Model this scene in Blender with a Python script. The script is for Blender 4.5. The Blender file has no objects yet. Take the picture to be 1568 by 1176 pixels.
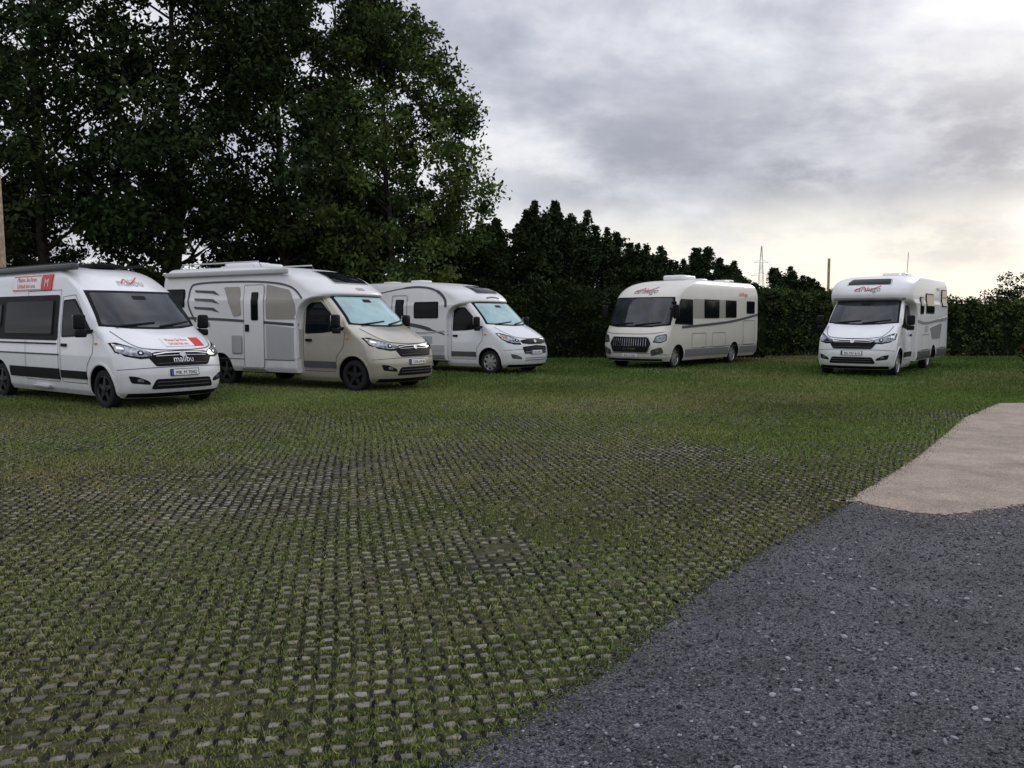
import bpy, bmesh, math, random
import numpy as np
from mathutils import Vector, Matrix
random.seed(4); RNG=np.random.default_rng(7)
scn=bpy.context.scene
COL=scn.collection

# ------------------------------------------------------------------ materials
def nt_mat(name):
    m=bpy.data.materials.new(name); m.use_nodes=True
    nt=m.node_tree; b=nt.nodes['Principled BSDF']
    return m,nt,b
def N(nt,t,**kw):
    n=nt.nodes.new(t)
    for k,v in kw.items(): setattr(n,k,v)
    return n
def ramp(nt,stops):
    r=nt.nodes.new('ShaderNodeValToRGB'); e=r.color_ramp.elements
    while len(e)<len(stops): e.new(.5)
    for i,(p,c) in enumerate(stops):
        e[i].position=p; e[i].color=(c[0],c[1],c[2],1)
    return r
def simple(name,col,rough=.5,metal=0,coat=0,var=.12,vscale=3.0,bump=0,spec=.5,dirt=0,ior=1.5):
    m,nt,b=nt_mat(name)
    tc=N(nt,'ShaderNodeTexCoord')
    no=N(nt,'ShaderNodeTexNoise'); no.inputs['Scale'].default_value=vscale; no.inputs['Detail'].default_value=3
    nt.links.new(tc.outputs['Object'],no.inputs['Vector'])
    c0=[x*(1-var) for x in col]; c1=[min(1,x*(1+var)) for x in col]
    r=ramp(nt,[(.35,c0),(.65,c1)])
    nt.links.new(no.outputs['Fac'],r.inputs['Fac'])
    out=r.outputs['Color']
    if dirt>0:
        sp=N(nt,'ShaderNodeSeparateXYZ'); nt.links.new(tc.outputs['Object'],sp.inputs[0])
        mr=N(nt,'ShaderNodeMapRange'); mr.inputs[1].default_value=.25; mr.inputs[2].default_value=1.0
        mr.inputs[3].default_value=dirt; mr.inputs[4].default_value=.03
        nt.links.new(sp.outputs['Z'],mr.inputs[0])
        mm=N(nt,'ShaderNodeMath',operation='MULTIPLY'); nt.links.new(mr.outputs[0],mm.inputs[0])
        n2=N(nt,'ShaderNodeTexNoise'); n2.inputs['Scale'].default_value=7; n2.inputs['Detail'].default_value=6
        nt.links.new(tc.outputs['Object'],n2.inputs['Vector']); nt.links.new(n2.outputs['Fac'],mm.inputs[1])
        mx=N(nt,'ShaderNodeMix',data_type='RGBA'); nt.links.new(mm.outputs[0],mx.inputs[0])
        nt.links.new(out,mx.inputs[6]); mx.inputs[7].default_value=(.16,.13,.09,1)
        out=mx.outputs[2]
    nt.links.new(out,b.inputs['Base Color'])
    b.inputs['Roughness'].default_value=rough; b.inputs['Metallic'].default_value=metal
    b.inputs['Coat Weight'].default_value=coat; b.inputs['Coat Roughness'].default_value=.08
    b.inputs['Specular IOR Level'].default_value=spec; b.inputs['IOR'].default_value=ior
    if bump>0:
        bp=N(nt,'ShaderNodeBump'); bp.inputs['Strength'].default_value=bump; bp.inputs['Distance'].default_value=.02
        nt.links.new(no.outputs['Fac'],bp.inputs['Height']); nt.links.new(bp.outputs[0],b.inputs['Normal'])
    return m
WHITE=simple('white_paint',(.82,.83,.85),.3,coat=.7,var=.02,dirt=.4)
WHITEB=simple('white_gelcoat',(.80,.80,.81),.38,coat=.35,var=.02,dirt=.4)
CREAM=simple('cream_gelcoat',(.70,.675,.61),.38,coat=.35,var=.02,dirt=.4)
CHAMP=simple('champagne_paint',(.52,.49,.41),.3,metal=.4,coat=.8,var=.03,dirt=.25)
BEIGE=simple('greige_panel',(.32,.30,.26),.4,coat=.3,var=.03)
LGREY=simple('light_grey_decal',(.42,.43,.44),.4,var=.03)
MGREY=simple('mid_grey_decal',(.20,.20,.205),.45,var=.05)
DGREY=simple('dark_grey_decal',(.06,.065,.075),.4,var=.05)
BLACK=simple('black_plastic',(.012,.012,.014),.5,var=.2,spec=.3,ior=1.25)
SEAM=simple('panel_gap',(.07,.07,.075),.7,var=.1)
RUB=simple('tyre_rubber',(.018,.018,.019),.8,var=.2,spec=.2)
GLASS=simple('dark_glass',(.006,.008,.010),.05,var=.1,spec=.5,ior=1.2)
GLASSW=simple('windscreen_glass',(.020,.025,.030),.05,var=.5,vscale=1.6,spec=.6)
BLIND=simple('windscreen_with_blind',(.36,.55,.57),.06,var=.15,vscale=2,spec=.9)
SILV=simple('silver_plastic',(.5,.5,.5),.3,metal=.7,var=.05)
CHROME=simple('chrome_trim',(.75,.75,.76),.12,metal=1,var=.02)
LAMP=simple('headlamp_glass',(.22,.24,.27),.08,metal=.6,coat=1,var=.7,vscale=16)
ORANGE=simple('indicator_orange',(.7,.25,.04),.3)
RED=simple('red_decal',(.62,.035,.03),.4,var=.05)
WTXT=simple('white_decal',(.85,.85,.85),.4,var=.02)
BLUE=simple('blue_plate_band',(.02,.06,.4),.4)
ALLOYD=simple('dark_alloy',(.035,.035,.04),.35,metal=.5)
WOOD=simple('weathered_wood',(.42,.32,.22),.8,var=.25,vscale=9)

def veg_mat(name):
    m=bpy.data.materials.new(name); m.use_nodes=True; nt=m.node_tree
    nt.nodes.clear()
    o=N(nt,'ShaderNodeOutputMaterial'); at=N(nt,'ShaderNodeAttribute'); at.attribute_name='Col'
    d=N(nt,'ShaderNodeBsdfDiffuse'); nt.links.new(at.outputs['Color'],d.inputs[0])
    nt.links.new(d.outputs[0],o.inputs[0])
    return m
LEAF=veg_mat('leaf_foliage'); BLADE=veg_mat('grass_blades'); GRIT=veg_mat('loose_stones')
BARK=simple('tree_bark',(.045,.038,.03),.9,var=.4,vscale=5,bump=.6,spec=.1)
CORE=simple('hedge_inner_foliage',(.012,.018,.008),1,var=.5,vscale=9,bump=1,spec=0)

# ------------------------------------------------------------------ mesh helpers
def link(ob,parent=None):
    COL.objects.link(ob)
    if parent is not None: ob.parent=parent
    return ob
def mk(name,V,F,mats,parent=None,sharp=35,midx=None):
    me=bpy.data.meshes.new(name); me.from_pydata([tuple(v) for v in V],[],[tuple(f) for f in F])
    if not isinstance(mats,(list,tuple)): mats=[mats]
    for m in mats: me.materials.append(m)
    if midx is not None: me.polygons.foreach_set('material_index',midx)
    me.update()
    if sharp:
        me.shade_smooth(); me.set_sharp_from_angle(angle=math.radians(sharp))
    return link(bpy.data.objects.new(name,me),parent)
def np_mesh(name,V,F,mats,col=None,midx=None):
    me=bpy.data.meshes.new(name); k=F.shape[1]
    me.vertices.add(len(V)); me.vertices.foreach_set('co',V.astype(np.float32).ravel())
    me.loops.add(F.size); me.loops.foreach_set('vertex_index',F.astype(np.int32).ravel())
    me.polygons.add(len(F)); me.polygons.foreach_set('loop_start',(np.arange(len(F))*k).astype(np.int32))
    if not isinstance(mats,(list,tuple)): mats=[mats]
    for m in mats: me.materials.append(m)
    if midx is not None: me.polygons.foreach_set('material_index',midx.astype(np.int32))
    me.update(calc_edges=True); me.validate()
    if col is not None:
        ca=me.color_attributes.new('Col','FLOAT_COLOR','POINT')
        c=np.ones((len(V),4),np.float32); c[:,:3]=np.clip(col,0,1); ca.data.foreach_set('color',c.ravel())
    return me
def empty(name,loc,rz=0,sc=1):
    e=bpy.data.objects.new(name,None); e.location=loc; e.rotation_euler=(0,0,rz); e.empty_display_size=.3; e.scale=(sc,sc,sc)
    return link(e)
def rbox(name,c,s,mat,parent,bev=.02,seg=3,taper=None):
    bm=bmesh.new(); bmesh.ops.create_cube(bm,size=1)
    for v in bm.verts:
        f=1.0
        if taper and v.co.z>0: f=taper
        v.co=Vector((c[0]+v.co.x*s[0]*f,c[1]+v.co.y*s[1]*f,c[2]+v.co.z*s[2]))
    bmesh.ops.bevel(bm,geom=bm.edges[:],offset=bev,segments=seg,affect='EDGES',profile=.5)
    me=bpy.data.meshes.new(name); bm.to_mesh(me); bm.free(); me.materials.append(mat)
    me.shade_smooth(); me.set_sharp_from_angle(angle=math.radians(40))
    return link(bpy.data.objects.new(name,me),parent)
def tube(pts,rads,n=7):
    V=[];F=[]
    pts=[Vector(p) for p in pts]
    for i,p in enumerate(pts):
        d=(pts[min(i+1,len(pts)-1)]-pts[max(i-1,0)]).normalized()
        a=d.orthogonal().normalized(); b=d.cross(a)
        for j in range(n):
            t=2*math.pi*j/n; V.append(p+(a*math.cos(t)+b*math.sin(t))*rads[i])
    for i in range(len(pts)-1):
        for j in range(n):
            F.append((i*n+j,i*n+(j+1)%n,(i+1)*n+(j+1)%n,(i+1)*n+j))
    return V,F
def tube_obj(name,pts,r,mat,parent,n=8):
    V,F=tube(pts,[r]*len(pts),n)
    F.append(tuple(range(n))[::-1]); F.append(tuple(range(len(V)-n,len(V))))
    return mk(name,V,F,mat,parent)
def pchip(xk,yk,x):
    xk=np.array(xk,float); yk=np.array(yk,float); h=np.diff(xk); d=np.diff(yk)/h
    m=np.zeros(len(xk)); m[0]=d[0]; m[-1]=d[-1]
    for i in range(1,len(xk)-1):
        if d[i-1]*d[i]>0:
            w1=2*h[i]+h[i-1]; w2=h[i]+2*h[i-1]; m[i]=(w1+w2)/(w1/d[i-1]+w2/d[i])
    i=np.clip(np.searchsorted(xk,x)-1,0,len(h)-1); t=(x-xk[i])/h[i]
    return ((1+2*t)*(1-t)**2*yk[i]+t*(1-t)**2*h[i]*m[i]+t*t*(3-2*t)*yk[i+1]+t*t*(t-1)*h[i]*m[i+1])

class Stack:
    """body shell made of stacked rounded plan outlines (x forward, y left, z up)"""
    def __init__(s,keys,back,p=2,q=2.8,rc=.1,nz=70):
        s.p,s.q,s.rc=p,q,rc; z=[k[0] for k in keys]; s.z0,s.z1=z[0],z[-1]; s.N=1500
        g=np.linspace(s.z0,s.z1,s.N+1)
        s.XF=pchip(z,[k[1] for k in keys],g).tolist(); s.W=pchip(z,[k[2] for k in keys],g).tolist()
        s.L=pchip(z,[k[3] for k in keys],g).tolist(); s.XB=pchip([b[0] for b in back],[b[1] for b in back],g).tolist()
        s.zs=sorted(set([round(v,4) for v in list(np.linspace(s.z0,s.z1,nz))+z]))
    def g(s,T,z):
        t=(z-s.z0)/(s.z1-s.z0)*s.N; t=max(0,min(s.N-1e-6,t)); i=int(t); f=t-i
        return T[i]*(1-f)+T[i+1]*f
    def side_y(s,x,z):
        xf=s.g(s.XF,z); L=s.g(s.L,z); w=s.g(s.W,z); xs=xf-L
        if x<=xs: return w
        t=min(1,(x-xs)/L); return w*max(0,1-t**s.p)**(1/s.q)
    def front_x(s,y,z):
        xf=s.g(s.XF,z); L=s.g(s.L,z); w=s.g(s.W,z)
        t=min(1,abs(y)/w); return xf-L+L*max(0,1-t**s.q)**(1/s.p)
    def mesh(s,name,mat,parent,arches=(),R=.42,ycut=.62):
        rings=[]
        for z in s.zs:
            xf=s.g(s.XF,z); L=s.g(s.L,z); w=s.g(s.W,z); xb=s.g(s.XB,z); rc=s.rc; h=[]
            n=18
            for i in range(n+1):
                a=math.pi/2*i/n
                h.append((xf-L+L*math.cos(a)**(2/s.p) if i<n else xf-L, w*math.sin(a)**(2/s.q)))
            for j in range(0,7):
                a=math.pi/2*j/6; h.append((xb+rc-rc*math.sin(a),w-rc+rc*math.cos(a)))
            h.append((xb,0))
            full=h+[(x,-y) for x,y in h[-2:0:-1]]
            rings.append([(x,y,z) for x,y in full])
        n=len(rings[0]); V=[p for r in rings for p in r]; F=[]
        for i in range(len(rings)-1):
            for j in range(n):
                F.append((i*n+j,i*n+(j+1)%n,(i+1)*n+(j+1)%n,(i+1)*n+j))
        F.append(tuple(range(n))[::-1]); F.append(tuple(range(len(V)-n,len(V))))
        ob=mk(name,V,F,[mat,BLACK],None,sharp=0)
        for ax in arches:
            for sd in (1,-1):
                bm=bmesh.new()
                bmesh.ops.create_cone(bm,cap_ends=True,segments=40,radius1=R,radius2=R,depth=.9,
                    matrix=Matrix.Translation((ax,sd*(ycut+.45),.35))@Matrix.Rotation(math.pi/2,4,'X'))
                cm=bpy.data.meshes.new('c'); bm.to_mesh(cm); bm.free()
                cm.materials.append(mat); cm.materials.append(BLACK)
                for p in cm.polygons: p.material_index=1
                co=link(bpy.data.objects.new('c',cm))
                md=ob.modifiers.new('b','BOOLEAN'); md.object=co; md.operation='DIFFERENCE'; md.solver='EXACT'
                dg=bpy.context.evaluated_depsgraph_get(); nm=bpy.data.meshes.new_from_object(ob.evaluated_get(dg))
                ob.modifiers.clear(); ob.data=nm; bpy.data.objects.remove(co)
        ob.data.name=name; ob.data.shade_smooth(); ob.data.set_sharp_from_angle(angle=math.radians(32))
        ob.name=name; ob.parent=parent
        return ob
    def P(s,kind,side,a,b):
        if kind=='side': return Vector((a,side*s.side_y(a,b),b))
        return Vector((s.front_x(a,b),a,b))
    def Pn(s,kind,side,a,b):
        e=.004; p=s.P(kind,side,a,b)
        n=(s.P(kind,side,a+e,b)-s.P(kind,side,a-e,b)).cross(s.P(kind,side,a,b+e)-s.P(kind,side,a,b-e))
        if kind=='side' and n.y*side<0: n=-n
        if kind=='front' and n.x<0: n=-n
        return p,n.normalized()

def rpoly(pts,r=.05,seg=4):
    out=[];n=len(pts)
    for i in range(n):
        p=Vector(pts[i]).to_2d(); a=Vector(pts[i-1]).to_2d()-p; b=Vector(pts[(i+1)%n]).to_2d()-p
        ra=min(r,a.length*.45,b.length*.45); a=p+a.normalized()*ra; b=p+b.normalized()*ra
        for k in range(seg+1):
            t=k/seg; out.append(((1-t)**2*a+2*t*(1-t)*p+t*t*b)[:])
    return out
def rect(x0,x1,z0,z1): return [(x0,z0),(x1,z0),(x1,z1),(x0,z1)]
def ribbon(pts,w,closed=False):
    P=[Vector(p).to_2d() for p in pts]; n=len(P); L=[];R=[]
    ws=w if isinstance(w,(list,tuple)) else [w]*n
    for i in range(n):
        if closed: d=(P[(i+1)%n]-P[i-1])
        else: d=P[min(i+1,n-1)]-P[max(i-1,0)]
        d.normalize(); nn=Vector((-d.y,d.x))*ws[i]/2
        L.append(P[i]+nn); R.append(P[i]-nn)
    m=n if closed else n-1
    return [[L[i],R[i],R[(i+1)%n],L[(i+1)%n]] for i in range(m)]
def spline(pts,n=8):
    out=[];P=[Vector(p).to_2d() for p in pts]
    for i in range(len(P)-1):
        p0=P[max(i-1,0)];p1=P[i];p2=P[i+1];p3=P[min(i+2,len(P)-1)]
        for k in range(n):
            t=k/n; out.append((.5*((2*p1)+(p2-p0)*t+(2*p0-5*p1+4*p2-p3)*t*t+(3*p1-p0-3*p2+p3)*t**3))[:])
    out.append(P[-1][:]); return out
def patch(name,S,kind,side,polys,mat,parent,off=.007,step=.09,skirt=True):
    bm=bmesh.new()
    if not isinstance(polys[0][0],(list,tuple,Vector)): polys=[polys]
    for poly in polys:
        try: bm.faces.new([bm.verts.new((p[0],p[1],0)) for p in poly])
        except Exception: pass
    bmesh.ops.remove_doubles(bm,verts=bm.verts[:],dist=1e-4)
    for ax in (0,1):
        vals=[v.co[ax] for v in bm.verts]; lo,hi=min(vals),max(vals)
        st=step
        c=math.ceil(lo/st)*st+.0007
        while c<hi-.002:
            no=(1,0,0) if ax==0 else (0,1,0); co=(c,0,0) if ax==0 else (0,c,0)
            bmesh.ops.bisect_plane(bm,geom=bm.verts[:]+bm.edges[:]+bm.faces[:],plane_co=co,plane_no=no,dist=1e-5)
            c+=st
    bmesh.ops.triangulate(bm,faces=bm.faces[:])
    ex=set()
    if skirt:
        be=[e for e in bm.edges if len(e.link_faces)==1]
        r=bmesh.ops.extrude_edge_only(bm,edges=be)
        ex={g for g in r['geom'] if isinstance(g,bmesh.types.BMVert)}
    for v in bm.verts:
        p,n=S.Pn(kind,side,v.co.x,v.co.y)
        v.co=p+n*(off if v not in ex else -.008)
    me=bpy.data.meshes.new(name); bm.to_mesh(me); bm.free(); me.materials.append(mat)
    me.shade_smooth(); me.set_sharp_from_angle(angle=math.radians(40))
    return link(bpy.data.objects.new(name,me),parent)
def outline(name,S,kind,side,poly,w,mat,parent,off=.005):
    return patch(name,S,kind,side,ribbon(poly,w,True),mat,parent,off,step=.12,skirt=False)
def text(name,S,kind,side,s,a0,b0,size,mat,parent,off=.012,shear=0):
    cu=bpy.data.curves.new('t','FONT'); cu.body=s; cu.size=size; cu.shear=shear; cu.align_x='CENTER'; cu.resolution_u=3
    o=link(bpy.data.objects.new('t',cu)); dg=bpy.context.evaluated_depsgraph_get()
    me=bpy.data.meshes.new_from_object(o.evaluated_get(dg)); bpy.data.objects.remove(o)
    dirn=-1 if (kind=='side' and side>0) else 1
    for v in me.vertices:
        a=a0+dirn*v.co.x; b=b0+v.co.y; p,n=S.Pn(kind,side,a,b); v.co=p+n*off
    me.materials.clear(); me.materials.append(mat); me.name=name
    return link(bpy.data.objects.new(name,me),parent)

# ------------------------------------------------------------------ wheels
def wheel(parent,x,side,style,y=.99,r=.345):
    prof=[(r-.115,-.22),(r-.05,-.225),(r-.01,-.2),(r,-.16),(r,-.05),(r-.012,-.015),(r-.05,0),(r-.10,-.004),(r-.118,-.02)]
    n=36;V=[];F=[]
    for k,(rr,yy) in enumerate(prof):
        for j in range(n):
            t=2*math.pi*j/n; V.append((x+rr*math.cos(t),side*(y+yy),r+rr*math.sin(t)))
    for k in range(len(prof)-1):
        for j in range(n): F.append((k*n+j,k*n+(j+1)%n,(k+1)*n+(j+1)%n,(k+1)*n+j))
    mk('tyre',V,F,RUB,parent)
    m=ALLOYD if style=='dark' else SILV
    prof=[(r-.10,-.015),(r-.118,-.012),(r-.128,-.03),(r-.135,-.09),(.001,-.10)]
    V=[];F=[]
    for rr,yy in prof:
        for j in range(n):
            t=2*math.pi*j/n; V.append((x+rr*math.cos(t),side*(y+yy),r+rr*math.sin(t)))
    mi=[]
    for k in range(len(prof)-1):
        for j in range(n): F.append((k*n+j,k*n+(j+1)%n,(k+1)*n+(j+1)%n,(k+1)*n+j)); mi.append(0 if k<2 else 1)
    mk('rim',V,F,[m,BLACK],parent,midx=mi)
    ns=5 if style=='dark' else 8; V=[];F=[]
    for k in range(ns):
        t=2*math.pi*k/ns+.3
        for (rr,wd,yy) in ((.03,.05,-.02),(r-.125,.028 if ns==5 else .036,-.028)):
            for s2 in (-1,1):
                for dd in (0,-.03):
                    V.append((x+rr*math.cos(t)-s2*wd*math.sin(t),side*(y+yy+dd),r+rr*math.sin(t)+s2*wd*math.cos(t)))
        b=k*8
        for f in ((0,2,6,4),(0,1,5,4),(2,3,7,6),(1,3,7,5)): F.append(tuple(b+i for i in f))
    mk('wheel_spokes',V,F,m,parent,sharp=0)
    V=[];F=[]
    for rr,yy in ((.065,-.03),(.06,-.008),(.001,-.004)):
        for j in range(16):
            t=2*math.pi*j/16; V.append((x+rr*math.cos(t),side*(y+yy),r+rr*math.sin(t)))
    for k in range(2):
        for j in range(16): F.append((k*16+j,k*16+(j+1)%16,(k+1)*16+(j+1)%16,(k+1)*16+j))
    mk('hub_cap',V,F,m,parent)

# ------------------------------------------------------------------ cab
CABK=[(.20,.80,.92,.6),(.30,.92,.98,.6),(.45,.965,1.0,.6),(.6,.965,1.02,.6),(.75,.945,1.025,.6),(.9,.905,1.025,.6),(1.0,.86,1.02,.6),
 (1.08,.78,1.015,.6),(1.18,.62,1.01,.58),(1.3,.40,1.0,.55),(1.38,.22,.995,.5),(1.44,.08,.99,.43),(1.6,-.08,.97,.37),(1.8,-.30,.945,.34),(2.0,-.53,.92,.32),(2.1,-.65,.905,.32)]
def cab_details(S,E,paint,glass,old=False,top=2.07,mirror=BLACK,plate='BLM 427'):
    wtop=S.g(S.W,top)-.09
    blk=[(-.93,1.45),(-.5,1.405),(0,1.39),(.5,1.405),(.93,1.45),(.915,1.6),(wtop+.035,top+.03),(-wtop-.035,top+.03),(-.915,1.6)]
    patch('windscreen_frame',S,'front',1,blk,BLACK,E,.006)
    gl=rpoly([(-.885,1.475),(-.5,1.435),(0,1.42),(.5,1.435),(.885,1.475),(.87,1.6),(wtop-.01,top-.02),(-wtop+.01,top-.02),(-.87,1.6)],.04)
    patch('windscreen',S,'front',1,gl,glass,E,.014)
    patch('inner_mirror',S,'front',1,rpoly(rect(-.13,.13,1.93,2.0),.02),BLACK,E,.018)
    for k,(a,b) in enumerate((((-.72,1.43),(.0,1.50)),((.05,1.42),(.74,1.52)))):
        patch('wiper_%d'%(k+1),S,'front',1,ribbon([a,b],.022),BLACK,E,.035,step=.2)
    bl=spline([(-.86,1.36),(-.80,1.2),(-.66,1.075),(-.3,1.035),(0,1.03),(.3,1.035),(.66,1.075),(.80,1.2),(.86,1.36)],6)
    patch('bonnet_gap',S,'front',1,ribbon(bl,.014),SEAM,E,.005,skirt=False)
    for s in (-1,1):
        if old: hp=[(.60,.86),(.62,1.0),(.76,1.10),(.93,1.20),(.985,1.18),(.99,1.02),(.93,.92),(.80,.87)]
        else: hp=[(.50,.90),(.55,1.0),(.74,1.075),(.92,1.17),(.99,1.16),(.99,1.00),(.90,.93),(.72,.885)]
        hp=[(a*s,b) for a,b in hp]
        patch('headlamp_frame',S,'front',s,hp,BLACK,E,.005)
        cx=sum(a for a,b in hp)/8; cz=sum(b for a,b in hp)/8
        ip=rpoly([(cx+(a-cx)*.90,cz+(b-cz)*.72) for a,b in hp],.04)
        patch('headlamp',S,'front',s,ip,LAMP,E,.013)
        fc=rpoly([(s*(.66+.05*math.cos(t)*1.0)+s*.04,.985+.04*math.sin(t)) for t in np.linspace(0,2*math.pi,9)[:-1]],.02)
        patch('headlamp_lens',S,'front',s,fc,GLASS,E,.019)
        fc=rpoly([(s*(.70+.022*math.cos(t)),.985+.02*math.sin(t)) for t in np.linspace(0,2*math.pi,9)[:-1]],.01)
        patch('headlamp_bulb',S,'front',s,fc,CHROME,E,.022)
        patch('indicator',S,'front',s,rpoly([(s*.88,1.04),(s*.955,1.05),(s*.95,1.10),(s*.89,1.08)],.01),ORANGE if old else CHROME,E,.018)
        fp=rpoly([(s*.60,.44),(s*.86,.47),(s*.90,.60),(s*.78,.58),(s*.62,.50)],.03)
        patch('fog_lamp_recess',S,'front',s,fp,BLACK if not old else SEAM,E,.006)
        patch('fog_lamp',S,'front',s,rpoly([(s*.70,.485),(s*.79,.495),(s*.79,.56),(s*.71,.545)],.03),LAMP,E,.015)
    if old:
        g=rpoly([(-.56,.90),(-.60,.985),(-.3,1.02),(.3,1.02),(.60,.985),(.56,.90),(.3,.87),(-.3,.87)],.04)
        g2=rpoly([(-.52,.60),(-.58,.80),(0,.84),(.58,.80),(.52,.60)],.05)
    else:
        g=rpoly([(-.50,.755),(-.62,.93),(-.50,1.0),(0,1.02),(.50,1.0),(.62,.93),(.50,.755)],.04)
        g2=rpoly([(-.60,.36),(-.52,.535),(.52,.535),(.60,.36)],.05)
    patch('grille',S,'front',1,g,BLACK,E,.008)
    patch('lower_air_intake',S,'front',1,g2,BLACK,E,.008)
    for zz in ((.80,.93) if not old else (.65,.7,.75)):
        patch('grille_bar',S,'front',1,ribbon([(-.48,zz),(0,zz+.01),(.48,zz)],.012),SILV if zz in(.93,.65) else SEAM,E,.018,step=.2)
    for zz in (.42,.48): patch('intake_bar',S,'front',1,ribbon([(-.5,zz),(.5,zz)],.014),SEAM,E,.016,step=.2)
    if not old:
        patch('chrome_strip',S,'front',1,ribbon([(-.52,.955),(-.3,.985),(0,.99),(.3,.985),(.52,.955)],.018),CHROME,E,.02,step=.2)
    patch('badge',S,'front',1,rpoly([(.06*math.cos(t),.95+.045*math.sin(t)) for t in np.linspace(0,2*math.pi,11)[:-1]],.01),SILV,E,.028)
    bp=spline([(-1.0,.70),(-.8,.72),(-.5,.735),(0,.74),(.5,.735),(.8,.72),(1.0,.70)],5)
    patch('bumper_gap',S,'front',1,ribbon(bp,.010),SEAM,E,.005,skirt=False)
    patch('bumper_lip',S,'front',1,[(-.86,.215),(.86,.215),(.88,.29),(-.88,.29)],BLACK,E,.008)
    patch('number_plate_holder',S,'front',1,rpoly(rect(-.275,.275,.58,.70),.01),BLACK,E,.02,step=.3)
    patch('number_plate',S,'front',1,rpoly(rect(-.26,.26,.59,.69),.01),WTXT,E,.026,step=.3)
    patch('plate_band',S,'front',1,rect(-.26,-.225,.592,.688),BLUE,E,.029,step=.3,skirt=False)
    text('plate_text',S,'front',1,plate,.02,.605,.085,BLACK,E,.030)
    for s in (-1,1):
        dz=[(-.52,.42),(-1.42,.42),(-1.46,1.2),(-1.44,1.99),(-.98,2.02),(-.60,1.62),(-.24,1.26),(-.26,.98),(-.46,.75)]
        outline('door_gap',S,'side',s,dz,.013,SEAM,E)
        w=[(-.27,1.33),(-.9,1.26),(-1.41,1.24),(-1.41,1.93),(-.97,1.95),(-.60,1.62)]
        patch('door_window_frame',S,'side',s,rpoly(w,.05),BLACK,E,.006)
        w2=[(-.42,1.345),(-.9,1.285),(-1.37,1.27),(-1.37,1.89),(-.99,1.91),(-.66,1.62)]
        patch('door_window',S,'side',s,rpoly(w2,.05),GLASS,E,.012)
        patch('door_window_divider',S,'side',s,ribbon([(-.68,1.3),(-.70,1.66)],.03),BLACK,E,.016)
        patch('door_handle',S,'side',s,rpoly(rect(-1.38,-1.2,1.07,1.13),.02),BLACK,E,.03)
        patch('side_indicator',S,'side',s,rpoly(rect(-.2,-.1,1.13,1.16),.01),ORANGE,E,.012)
        patch('side_moulding',S,'side',s,rpoly([(-.48,.50),(-1.44,.50),(-1.44,.64),(-.50,.64)],.015),BLACK if paint is WHITE and not old else SEAM,E,.018)
        arc=[(.445*math.cos(t),.35+.445*math.sin(t)) for t in np.linspace(math.radians(-12),math.radians(192),22)]
        patch('wheel_arch_lip',S,'side',s,ribbon(arc,.035),paint,E,.014,step=.3)
        rbox('mirror_upper',(-.30,s*1.215,1.53),(.13,.20,.27),mirror,E,.045)
        rbox('mirror_lower',(-.29,s*1.205,1.32),(.12,.19,.13),mirror,E,.035)
        rbox('mirror_arm',(-.30,s*1.05,1.37),(.07,.20,.05),BLACK,E,.015)
        rbox('mirror_glass',(-.373,s*1.215,1.53),(.012,.16,.22),CHROME,E,.004,1)

def side_window(S,E,s,x0,x1,z0,z1,r=.06,name='side_window'):
    patch(name+'_frame',S,'side',s,rpoly(rect(x0,x1,z0,z1),r),BLACK,E,.016)
    patch(name,S,'side',s,rpoly(rect(x0+.035,x1-.035,z0+.035,z1-.035),r*.8),GLASS,E,.028)
def under(E,x0,x1,w=.95):
    rbox('chassis',((x0+x1)/2,0,.40),(abs(x1-x0),w*1.7,.2),BLACK,E,.03)
def axles(E,style,front=0,rear=-4.04,y=.99,yr=1.0):
    for s in (-1,1):
        wheel(E,front,s,style,y); wheel(E,rear,s,style,yr)

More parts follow.
